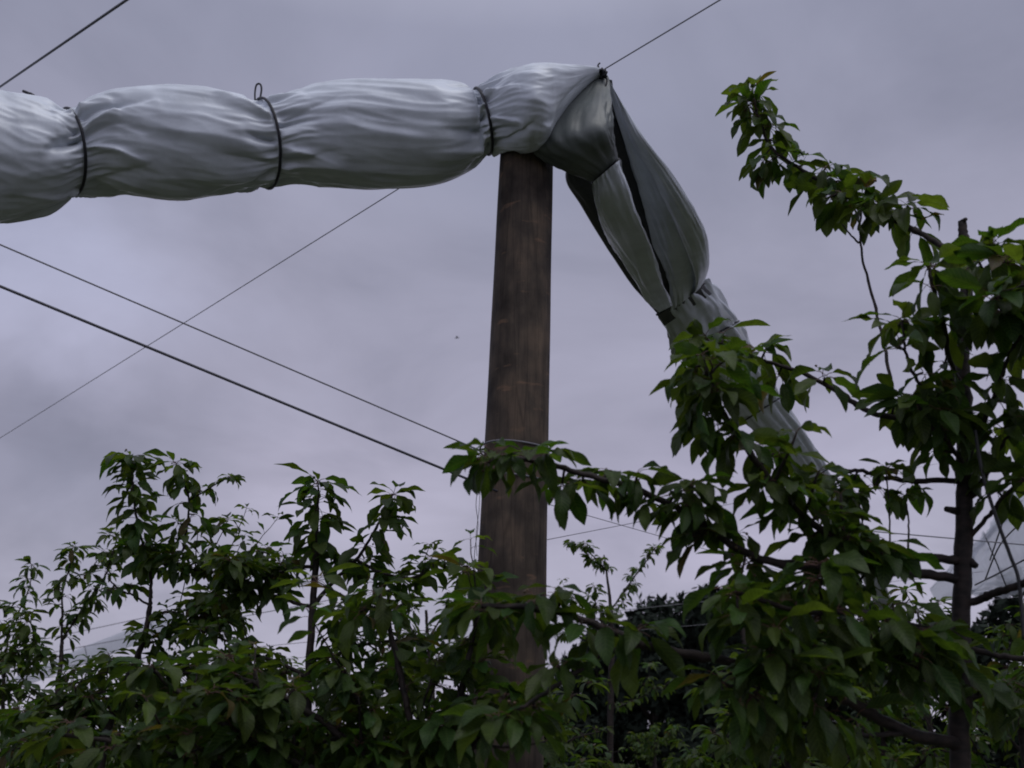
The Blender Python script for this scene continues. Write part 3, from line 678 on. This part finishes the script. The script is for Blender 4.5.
# ------------------------------------------------------------------ left trees with hand-laid shoots
def shaped_tree(base_px, Y, label, trunk_px, tr, limbs, L, tmpl):
    b = W(base_px, 768, Y); root = tree_root('cherry_tree', b, label)
    trunk(root, [Vector((b.x, b.y, -0.05)), Vector((b.x, b.y, 0.7))] + P(trunk_px, Y), tr)
    for pts, r0, r1, kw in limbs: limb(root, P(pts, Y), r0, r1, kw.pop('L', L), tmpl, **kw)
    return root
S = dict
shaped_tree(305, 3.8, 'slim cherry tree left of the post with two upright leafy shoots',
    [(305, 768), (308, 690), (312, 620), (316, 562), (318, 556)], [0.021, 0.019, 0.017, 0.015, 0.0135, 0.012, 0.0115],
    [([(317, 560), (317, 530), (318, 505), (318, 484)], 0.008, 0.003, S(kind='shoot', step=0.0052, droop=-40, L=0.13)),
     ([(313, 606), (335, 580), (356, 560), (372, 535), (385, 512), (393, 494)], 0.009, 0.003, S(kind='spur', start=0.42, spacing=0.042, n=(4, 6), droop=-36, L=0.105)),
     ([(356, 560, 3.8), (380, 572, 3.75), (405, 578, 3.7), (435, 572, 3.7), (468, 566, 3.7)], 0.006, 0.003, S(kind='spur', start=0.1, spacing=0.06, n=(4, 6), laterals=2)),
     ([(315, 566), (292, 569), (268, 577), (240, 588), (215, 596, 3.7)], 0.007, 0.003, S(kind='spur', start=0.3, spacing=0.05, n=(5, 7), laterals=3)),
     ([(313, 608), (286, 600), (262, 592), (240, 575, 3.7), (232, 560, 3.7)], 0.007, 0.003, S(kind='spur', start=0.35, spacing=0.05, n=(5, 7), laterals=3, young=0.25)),
     ([(311, 660), (335, 655), (365, 645), (395, 640), (415, 640)], 0.007, 0.003, S(kind='spur', start=0.25, spacing=0.06, n=(4, 6), laterals=2)),
     ([(309, 680), (285, 665), (255, 655), (225, 640), (200, 630)], 0.008, 0.003, S(kind='spur', start=0.2, spacing=0.05, n=(5, 7), laterals=4)),
     ([(308, 700), (335, 690), (365, 680), (395, 672), (425, 665)], 0.008, 0.003, S(kind='spur', start=0.15, spacing=0.05, n=(5, 7), laterals=5)),
     ([(307, 730), (280, 720), (250, 715), (215, 710)], 0.008, 0.003, S(kind='spur', start=0.1, spacing=0.05, n=(5, 7), laterals=5)),
     ([(306, 740), (340, 735), (380, 740), (420, 735)], 0.008, 0.003, S(kind='spur', start=0.1, spacing=0.05, n=(5, 7), laterals=5))], 0.088, T_NEAR)
shaped_tree(105, 4.3, 'cherry tree at left whose upright shoot stands highest above the leaves',
    [(100, 768), (118, 700), (142, 645), (150, 606)], [0.022, 0.02, 0.018, 0.015, 0.012, 0.010],
    [([(150, 606), (151, 580), (146, 555), (138, 525), (133, 490), (131, 458)], 0.008, 0.003, S(kind='shoot', start=0.3, step=0.0052, droop=-40, L=0.135)),
     ([(148, 560), (170, 565), (195, 570), (225, 566), (255, 560), (282, 556)], 0.007, 0.003, S(kind='spur', start=0.05, spacing=0.05, n=(5, 7), laterals=4, young=0.22)),
     ([(170, 565), (183, 550), (187, 525), (189, 500), (182, 478), (176, 464)], 0.006, 0.003, S(kind='spur', start=0.1, spacing=0.045, n=(4, 6), droop=-38, L=0.1)),
     ([(189, 500), (205, 491), (218, 483), (230, 477)], 0.004, 0.002, S(kind='spur', start=0.3, spacing=0.06, n=(2, 4), L=0.06)),
     ([(150, 606), (135, 596), (120, 590), (108, 578)], 0.005, 0.003, S(kind='spur', start=0.5, spacing=0.07, n=(2, 4), tip=False)),
     ([(145, 640), (170, 630), (200, 625), (230, 622)], 0.007, 0.003, S(kind='spur', start=0.1, spacing=0.05, n=(5, 7), laterals=4)),
     ([(148, 618), (165, 612), (180, 612), (205, 605)], 0.006, 0.003, S(kind='spur', start=0.4, spacing=0.05, n=(5, 7), laterals=3)),
     ([(125, 690), (165, 675), (205, 672), (245, 670)], 0.008, 0.003, S(kind='spur', start=0.1, spacing=0.045, n=(5, 8), laterals=6)),
     ([(115, 710), (85, 700), (55, 705), (25, 712)], 0.008, 0.003, S(kind='spur', start=0.1, spacing=0.045, n=(5, 8), laterals=6)),
     ([(120, 700), (150, 712), (185, 730), (215, 745)], 0.008, 0.003, S(kind='spur', start=0.1, spacing=0.045, n=(5, 8), laterals=6)),
     ([(108, 735), (75, 735), (40, 745), (10, 750)], 0.008, 0.003, S(kind='spur', start=0.1, spacing=0.045, n=(5, 8), laterals=6))], 0.088, T_NEAR)
shaped_tree(57, 6.2, 'thin cherry tree near the left edge with small spaced leaf tufts',
    [(57, 768), (57, 700), (61, 660), (62, 640)], [0.022, 0.02, 0.018, 0.015, 0.012, 0.010],
    [([(61, 650), (62, 615), (63, 590), (72, 560), (75, 548)], 0.008, 0.003, S(kind='spur', start=0.15, spacing=0.05, n=(4, 7))),
     ([(62, 640), (85, 605), (103, 580), (112, 556), (117, 536)], 0.007, 0.003, S(kind='spur', start=0.4, spacing=0.055, n=(4, 6))),
     ([(70, 570), (84, 575), (96, 562), (104, 552)], 0.004, 0.002, S(kind='spur', start=0.3, spacing=0.06, n=(3, 5))),
     ([(62, 640), (80, 615), (95, 597), (115, 590)], 0.005, 0.003, S(kind='spur', start=0.4, spacing=0.06, n=(4, 7), laterals=2)),
     ([(60, 665), (40, 655), (22, 650), (5, 655)], 0.006, 0.003, S(kind='spur', start=0.2, spacing=0.06, n=(4, 7), laterals=3)),
     ([(58, 690), (85, 680), (110, 670), (130, 675)], 0.006, 0.003, S(kind='spur', start=0.2, spacing=0.06, n=(4, 7), laterals=4)),
     ([(57, 710), (35, 700), (10, 690), (-10, 690)], 0.006, 0.003, S(kind='spur', start=0.2, spacing=0.06, n=(4, 7), laterals=4))], 0.088, T_MID)
shaped_tree(5, 6.6, 'small cherry tree at the very left edge with one arching thin shoot',
    [(2, 768), (3, 700), (5, 660)], [0.022, 0.02, 0.016, 0.012, 0.010],
    [([(5, 665), (10, 630), (22, 605), (30, 585), (32, 565)], 0.006, 0.003, S(kind='spur', start=0.2, spacing=0.05, n=(4, 6))),
     ([(4, 680), (-8, 640), (-5, 615), (0, 608)], 0.006, 0.003, S(kind='spur', start=0.2, spacing=0.06, n=(4, 6))),
     ([(3, 700), (20, 680), (35, 668)], 0.006, 0.003, S(kind='spur', start=0.2, spacing=0.05, n=(4, 7), laterals=3)),
     ([(3, 720), (-20, 690), (-40, 670)], 0.006, 0.003, S(kind='spur', start=0.2, spacing=0.05, n=(4, 7), laterals=3))], 0.088, T_MID)
shaped_tree(425, 2.6, 'near cherry tree with big drooping leaves in front of the post foot',
    [(428, 790), (426, 775)], [0.024, 0.022, 0.02, 0.018],
    [([(426, 780), (410, 720), (395, 650), (385, 610), (378, 592)], 0.010, 0.004, S(kind='spur', start=0.5, spacing=0.055, n=(4, 6), laterals=1, young=0.3)),
     ([(426, 785), (450, 730), (466, 670), (474, 630), (478, 612)], 0.010, 0.004, S(kind='spur', start=0.35, spacing=0.055, n=(4, 7), laterals=2, young=0.2)),
     ([(426, 790), (470, 750), (500, 715), (515, 690)], 0.010, 0.004, S(kind='spur', start=0.2, spacing=0.05, n=(5, 7), laterals=3)),
     ([(426, 795), (370, 760), (320, 720), (270, 690), (235, 675)], 0.012, 0.004, S(kind='spur', start=0.25, spacing=0.055, n=(5, 7), laterals=4)),
     ([(426, 800), (340, 780), (250, 740), (190, 700), (150, 668)], 0.012, 0.004, S(kind='spur', start=0.2, spacing=0.05, n=(5, 7), laterals=5)),
     ([(426, 800), (330, 790), (230, 770), (130, 745), (60, 735)], 0.012, 0.004, S(kind='spur', start=0.2, spacing=0.045, n=(5, 7), laterals=6)),
     ([(426, 795), (400, 770), (375, 725), (352, 690), (345, 670)], 0.010, 0.004, S(kind='spur', start=0.2, spacing=0.05, n=(5, 7), laterals=4))], 0.095, T_NEAR)
shaped_tree(432, 7.2, 'distant cherry tree seen between the slim tree and the post',
    [(434, 768), (432, 690), (428, 640), (426, 610)], [0.028, 0.026, 0.022, 0.018, 0.012, 0.010],
    [([(427, 640), (440, 620), (455, 600), (462, 580)], 0.007, 0.003, S(kind='spur', start=0.1, spacing=0.06, n=(4, 7), laterals=2)),
     ([(428, 650), (412, 630), (405, 610), (400, 590)], 0.007, 0.003, S(kind='spur', start=0.2, spacing=0.06, n=(4, 7), laterals=2)),
     ([(430, 670), (450, 655), (462, 645), (475, 640)], 0.007, 0.003, S(kind='spur', start=0.2, spacing=0.06, n=(4, 7), laterals=2)),
     ([(431, 690), (410, 680), (395, 660), (380, 650)], 0.007, 0.003, S(kind='spur', start=0.2, spacing=0.06, n=(4, 7), laterals=2)),
     ([(432, 700), (450, 695), (470, 690), (490, 690)], 0.007, 0.003, S(kind='spur', start=0.2, spacing=0.06, n=(4, 7), laterals=3))], 0.088, T_MID)
shaped_tree(610, 9.5, 'small distant cherry tree right of the post with three bare-stemmed shoots',
    [(610, 768), (611, 690), (612, 640), (611, 612), (607, 575), (604, 555)], [0.035, 0.034, 0.03, 0.028, 0.025, 0.018, 0.010, 0.006],
    [([(607, 572), (597, 560), (586, 550), (572, 542)], 0.008, 0.004, S(kind='spur', start=0.05, spacing=0.055, n=(7, 9))),
     ([(611, 610), (625, 590), (638, 572), (650, 556), (655, 548)], 0.008, 0.004, S(kind='spur', start=0.1, spacing=0.06, n=(4, 7))),
     ([(611, 618), (596, 608), (580, 600), (566, 596)], 0.008, 0.004, S(kind='spur', start=0.1, spacing=0.06, n=(5, 8), laterals=2)),
     ([(611, 640), (590, 640), (570, 632), (556, 625)], 0.008, 0.004, S(kind='spur', start=0.3, spacing=0.08, n=(4, 7))),
     ([(610, 690), (590, 680), (575, 665), (560, 660)], 0.008, 0.004, S(kind='spur', start=0.1, spacing=0.09, n=(4, 7), laterals=1, young=0.15)),
     ([(610, 710), (635, 700), (655, 690), (675, 680)], 0.008, 0.004, S(kind='spur', start=0.1, spacing=0.09, n=(4, 7), laterals=1, young=0.15)),
     ([(610, 730), (585, 735), (570, 740), (555, 750)], 0.008, 0.004, S(kind='spur', start=0.1, spacing=0.09, n=(4, 7), laterals=1, young=0.15))], 0.088, T_MID)

# ------------------------------------------------------------------ trees of the rows behind
def row_tree(px, top_y, Y, label, spread=0.55, seed=1, L=0.085, n=9, tmpl=None, young=0.15):
    random.seed(seed); top = W(px, top_y, Y); root = tree_root('cherry_tree', top, label)
    b = Vector((top.x, top.y, -0.05)); h = top.z
    trunk(root, [b, b + Vector((0.02, 0, h * 0.35)), b + Vector((-0.02, 0.02, h * 0.7)), top - Vector((0, 0, 0.15))], [0.035, 0.03, 0.022, 0.010])
    tmpl = tmpl or (T_MID if Y < 9 else T_FAR)
    for i in range(n):
        z0 = h * (0.28 + 0.6 * i / n); a = i * 2.4 + random.uniform(-0.4, 0.4); s = spread * (1 - 0.5 * i / n) * random.uniform(0.7, 1.15)
        p0 = Vector((top.x, top.y, z0)); d = Vector((math.cos(a), math.sin(a), 0))
        up = random.uniform(0.15, 0.5) * (1 if i < n - 3 else 1.2); end = min(z0 + up, h - 0.02)
        limb(root, [p0, p0 + d * s * 0.35 + Vector((0, 0, (end - z0) * 0.2)), p0 + d * s * 0.7 + Vector((0, 0, (end - z0) * 0.55)), p0 + d * s + Vector((0, 0, end - z0))], 0.010, 0.004, L, tmpl,
             'spur', 0.15, 0.06, (5, 8), 3, (0.1, 0.3), young=young, stalks=Y < 6)
    limb(root, [top - Vector((0, 0, 0.3)), top - Vector((0.01, 0, 0.15)), top], 0.008, 0.003, L, tmpl, 'spur', 0.1, 0.06, (4, 7), 0, young=young, stalks=Y < 6)
ROW = [(20, 715, 5.2, 'leafy cherry tree in the lower left corner'), (165, 680, 5.6, 'bushy cherry tree behind the highest left shoot'), (235, 665, 5.0, 'round leafy cherry tree between the left shoot and the slim tree'),
       (350, 700, 5.4, 'leafy cherry tree low behind the slim tree'), (265, 672, 9.5, 'far cherry tree glimpsed low left of the slim trunk'), (120, 700, 9.5, 'far cherry tree under the thin pale roll at left'), (400, 715, 9.0, 'far leafy cherry tree low left of the post'),
       (715, 735, 7.5, 'leafy cherry tree low in the gap right of the distant small tree'), (780, 615, 4.6, 'dense cherry tree behind the crossing branches'), (870, 600, 5.2, 'dense cherry tree just left of the near trunk'),
       (1010, 625, 5.6, 'leafy cherry tree in the lower right corner'), (920, 625, 8.5, 'far cherry tree seen beside the near trunk'), (560, 745, 7.5, 'yellowish leafy cherry tree low beside the post foot'), (655, 725, 16, 'far pale cherry tree in front of the dark windbreak'),
       (500, 700, 5.0, 'leafy cherry tree hidden behind the post foot')]
for i, (px, ty, Y, lb) in enumerate(ROW):
    row_tree(px, ty, Y, lb, 0.55 if Y < 7 else 0.75, 100 + i, 0.09, 9, young=0.25 if 'yellow' in lb or 'pale' in lb else 0.12)

# ------------------------------------------------------------------ dark windbreak trees
def windbreak():
    m, nt, b = new_mat('dark_foliage'); L = nt.links
    at = nd(nt, 'ShaderNodeAttribute', attribute_name='tint'); L.new(at.outputs['Color'], b.inputs['Base Color']); b.inputs['Roughness'].default_value = 0.8; b.inputs['Specular IOR Level'].default_value = 0.1
    def make(px, ty, Y, wd, label, seed):
        random.seed(seed); top = W(px, ty, Y); h = top.z
        root = empty('windbreak_tree', (top.x, top.y, 0), label, 'tree', 'dark trees of the windbreak')
        T = MB(); T.tube([Vector((top.x, top.y, -0.1)), Vector((top.x + 0.1, top.y, h * 0.4)), Vector((top.x, top.y, h * 0.8))], [0.22, 0.17, 0.08], 9, 0, 0.06)
        for k in range(6):
            a = k * 2.4; z = h * random.uniform(0.3, 0.6)
            T.tube([Vector((top.x, top.y, z)), Vector((top.x + math.cos(a) * wd * 0.6, top.y + math.sin(a) * wd * 0.6, z + h * 0.2))], [0.08, 0.03], 6)
        T.build('trunk', M_BARK, root)
        lobes = [(Vector((top.x, top.y, h * 0.78)), wd * 0.55, h * 0.21)]
        for k in range(15):
            a = k * 2.4 + random.uniform(-0.3, 0.3); z = h * random.uniform(0.12, 0.82); q = wd * random.uniform(0.35, 0.8) * (1.15 - 0.5 * z / h)
            lobes.append((Vector((top.x + math.cos(a) * q, top.y + math.sin(a) * q, z)), wd * random.uniform(0.3, 0.5), h * random.uniform(0.10, 0.17)))
        V = []; Fc = []; C = []
        for c, rx, rz in lobes:
            g = random.uniform(0.75, 1.2)
            for _ in range(420):
                d = Vector((random.gauss(0, 1), random.gauss(0, 1), random.gauss(0, 1))).normalized(); rr = random.uniform(0.55, 1.0) ** 0.5
                p = c + Vector((d.x * rx, d.y * rx, d.z * rz)) * rr * random.uniform(0.9, 1.06)
                if p.z > h + 0.02 or p.z < 0.1: continue
                s = random.uniform(0.08, 0.17); u = Vector((random.gauss(0, 1), random.gauss(0, 1), random.gauss(0, 1))).normalized(); w_ = (d + u * 0.8).cross(u).normalized(); k = len(V)
                V += [p - u * s, p + w_ * s * 0.5, p + u * s, p - w_ * s * 0.5]; Fc.append((k, k + 1, k + 2, k + 3))
                t = g * random.uniform(0.7, 1.3); C += [(0.014 * t, 0.020 * t, 0.015 * t, 1)] * 4
        org = root_loc(root); me = bpy.data.meshes.new('crown'); me.from_pydata([tuple(v - org) for v in V], [], Fc); me.materials.append(m)
        ca = me.color_attributes.new('tint', 'FLOAT_COLOR', 'POINT'); ca.data.foreach_set('color', [x for c in C for x in c])
        o = bpy.data.objects.new('crown', me); COL.objects.link(o); o.parent = root
    for i, (px, ty, Y, wd, lb) in enumerate([
        (555, 668, 30, 1.4, 'low dark windbreak tree showing just beside the post edge'), (605, 610, 27, 1.3, 'dark windbreak tree behind the small distant cherry tree'), (648, 592, 26, 1.2, 'dark rounded windbreak tree, left one of the pair above the trellis wires'),
        (692, 585, 26, 1.4, 'dark rounded windbreak tree, right one of the pair above the trellis wires'), (738, 575, 25, 1.5, 'tall dark windbreak tree behind the crossing branch'), (800, 590, 26, 1.6, 'dark windbreak tree hidden behind the dense leaves at right'),
        (870, 600, 27, 1.6, 'dark windbreak tree low to the left of the near trunk'), (940, 612, 28, 1.6, 'dark windbreak tree low behind the near trunk'), (1022, 560, 22, 1.5, 'dark windbreak tree at the right edge below the pale cover'), (1085, 560, 22, 1.6, 'dark windbreak tree beyond the right edge')]):
        make(px, ty, Y, wd, lb, 300 + i)
windbreak()

# ------------------------------------------------------------------ small bird in the sky
def bird():
    c = W(457, 338, 42); b = MB()
    b.tube([c + Vector((x, 0, z)) for x, z in ((-0.09, 0), (-0.05, 0.005), (0, 0.01), (0.05, 0.012), (0.075, 0.014), (0.09, 0.01))], [0.012, 0.02, 0.026, 0.022, 0.017, 0.003], 8)
    for s in (1, -1):
        b.grid([[c + Vector((0.035, s * 0.01, 0.02)), c + Vector((-0.03, s * 0.01, 0.018))], [c + Vector((0.03, s * 0.08, 0.05)), c + Vector((-0.03, s * 0.08, 0.045))], [c + Vector((-0.02, s * 0.16, 0.03)), c + Vector((-0.035, s * 0.16, 0.028))]], closed=False)
    tag(b.build('bird', plain('bird_plumage', (0.03, 0.03, 0.035)), smooth=True), 'tiny dark bird flying left of the post', 'bird')
bird()

# ------------------------------------------------------------------ sky and light
SUN_EL, SUN_AZ = R(62), R(140)      # azimuth from +Y towards +X
world = bpy.data.worlds.new('World'); sc.world = world; world.use_nodes = True
nt = world.node_tree; L = nt.links; bg = nt.nodes['Background']
sky = nd(nt, 'ShaderNodeTexSky', sky_type='NISHITA', sun_disc=False, sun_elevation=SUN_EL, sun_rotation=SUN_AZ)
tc = nd(nt, 'ShaderNodeTexCoord'); sp = nd(nt, 'ShaderNodeSeparateXYZ'); L.new(tc.outputs['Generated'], sp.inputs[0])
# cloud deck: project the direction on a flat layer so that banks flatten towards the horizon
zz = nd(nt, 'ShaderNodeMath', operation='MAXIMUM'); zz.inputs[1].default_value = 0.0; L.new(sp.outputs['Z'], zz.inputs[0])
za = nd(nt, 'ShaderNodeMath', operation='ADD'); za.inputs[1].default_value = 0.22; L.new(zz.outputs[0], za.inputs[0])
dx = nd(nt, 'ShaderNodeMath', operation='DIVIDE'); L.new(sp.outputs['X'], dx.inputs[0]); L.new(za.outputs[0], dx.inputs[1])
dy = nd(nt, 'ShaderNodeMath', operation='DIVIDE'); L.new(sp.outputs['Y'], dy.inputs[0]); L.new(za.outputs[0], dy.inputs[1])
cv = nd(nt, 'ShaderNodeCombineXYZ'); L.new(dx.outputs[0], cv.inputs[0]); L.new(dy.outputs[0], cv.inputs[1])
n1 = nd(nt, 'ShaderNodeTexNoise'); n1.inputs['Scale'].default_value = 1.7; n1.inputs['Detail'].default_value = 7; n1.inputs['Roughness'].default_value = 0.52; n1.inputs['Distortion'].default_value = 0.4
L.new(cv.outputs[0], n1.inputs['Vector'])
cl = ramp(nt, [(0.30, (0.78, 0.79, 0.80)), (0.5, (1.0, 1.0, 1.0)), (0.70, (1.17, 1.17, 1.17))]); L.new(n1.outputs['Fac'], cl.inputs[0])
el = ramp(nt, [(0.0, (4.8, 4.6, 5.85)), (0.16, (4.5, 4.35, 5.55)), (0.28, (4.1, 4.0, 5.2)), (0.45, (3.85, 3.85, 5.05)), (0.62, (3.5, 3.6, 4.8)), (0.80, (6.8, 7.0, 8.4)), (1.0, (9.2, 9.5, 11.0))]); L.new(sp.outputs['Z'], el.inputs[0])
mu = nd(nt, 'ShaderNodeMix', data_type='RGBA', blend_type='MULTIPLY'); mu.inputs['Factor'].default_value = 1
L.new(el.outputs[0], mu.inputs['A']); L.new(cl.outputs[0], mu.inputs['B'])
# a few single cloud banks, and unseen brighter sky added behind the camera as front fill: a soft patch round a direction, ragged by noise
n2 = nd(nt, 'ShaderNodeTexNoise'); n2.inputs['Scale'].default_value = 5.0; n2.inputs['Detail'].default_value = 5; L.new(tc.outputs['Generated'], n2.inputs['Vector'])
sb = nd(nt, 'ShaderNodeVectorMath', operation='SUBTRACT'); sb.inputs[1].default_value = (0.5, 0.5, 0.5); L.new(n2.outputs['Color'], sb.inputs[0])
sk = nd(nt, 'ShaderNodeVectorMath', operation='SCALE'); sk.inputs['Scale'].default_value = 0.22; L.new(sb.outputs[0], sk.inputs[0])
wv = nd(nt, 'ShaderNodeVectorMath', operation='ADD'); L.new(tc.outputs['Generated'], wv.inputs[0]); L.new(sk.outputs[0], wv.inputs[1])
last = mu.outputs['Result']
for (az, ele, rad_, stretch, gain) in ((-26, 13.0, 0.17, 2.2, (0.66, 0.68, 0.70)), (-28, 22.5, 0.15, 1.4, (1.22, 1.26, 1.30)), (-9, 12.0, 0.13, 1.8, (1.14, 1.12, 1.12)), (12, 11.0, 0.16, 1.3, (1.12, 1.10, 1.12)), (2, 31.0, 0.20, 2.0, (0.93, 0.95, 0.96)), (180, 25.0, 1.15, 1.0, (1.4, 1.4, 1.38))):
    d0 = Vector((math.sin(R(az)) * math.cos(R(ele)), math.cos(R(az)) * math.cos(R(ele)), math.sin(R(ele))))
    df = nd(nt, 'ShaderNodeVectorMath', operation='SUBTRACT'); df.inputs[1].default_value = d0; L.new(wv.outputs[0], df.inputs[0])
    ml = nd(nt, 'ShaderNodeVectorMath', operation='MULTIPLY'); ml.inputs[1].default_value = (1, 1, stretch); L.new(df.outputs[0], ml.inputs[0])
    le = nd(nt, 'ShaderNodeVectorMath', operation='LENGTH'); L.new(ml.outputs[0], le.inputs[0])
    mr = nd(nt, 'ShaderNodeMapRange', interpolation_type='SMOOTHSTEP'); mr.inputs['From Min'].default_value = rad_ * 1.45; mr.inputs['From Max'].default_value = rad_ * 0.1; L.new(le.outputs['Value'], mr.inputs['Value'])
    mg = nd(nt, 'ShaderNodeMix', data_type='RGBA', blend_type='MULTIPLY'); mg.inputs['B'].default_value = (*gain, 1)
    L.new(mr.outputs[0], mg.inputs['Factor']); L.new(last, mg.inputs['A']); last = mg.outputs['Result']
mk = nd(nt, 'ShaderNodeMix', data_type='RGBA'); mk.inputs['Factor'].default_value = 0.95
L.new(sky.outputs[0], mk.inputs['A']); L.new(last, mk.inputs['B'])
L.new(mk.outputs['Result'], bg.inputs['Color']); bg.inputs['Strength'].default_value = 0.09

sd = bpy.data.lights.new('sun', 'SUN'); sd.energy = 0.9; sd.angle = R(40); sd.color = (1.0, 0.97, 0.93)
so = bpy.data.objects.new('sun', sd); COL.objects.link(so)
dirv = Vector((math.sin(SUN_AZ) * math.cos(SUN_EL), math.cos(SUN_AZ) * math.cos(SUN_EL), math.sin(SUN_EL)))
so.rotation_euler = dirv.to_track_quat('Z', 'Y').to_euler()

# ------------------------------------------------------------------ render settings
sc.view_settings.view_transform = 'Standard'; sc.view_settings.look = 'None'; sc.view_settings.gamma = 1; sc.view_settings.exposure = 0
sc.view_settings.use_curve_mapping = False
sc.render.engine = 'CYCLES'; sc.cycles.use_denoising = True; sc.cycles.filter_width = 1.9
sc.cycles.max_bounces = 6; sc.cycles.transmission_bounces = 4; sc.cycles.transparent_max_bounces = 6
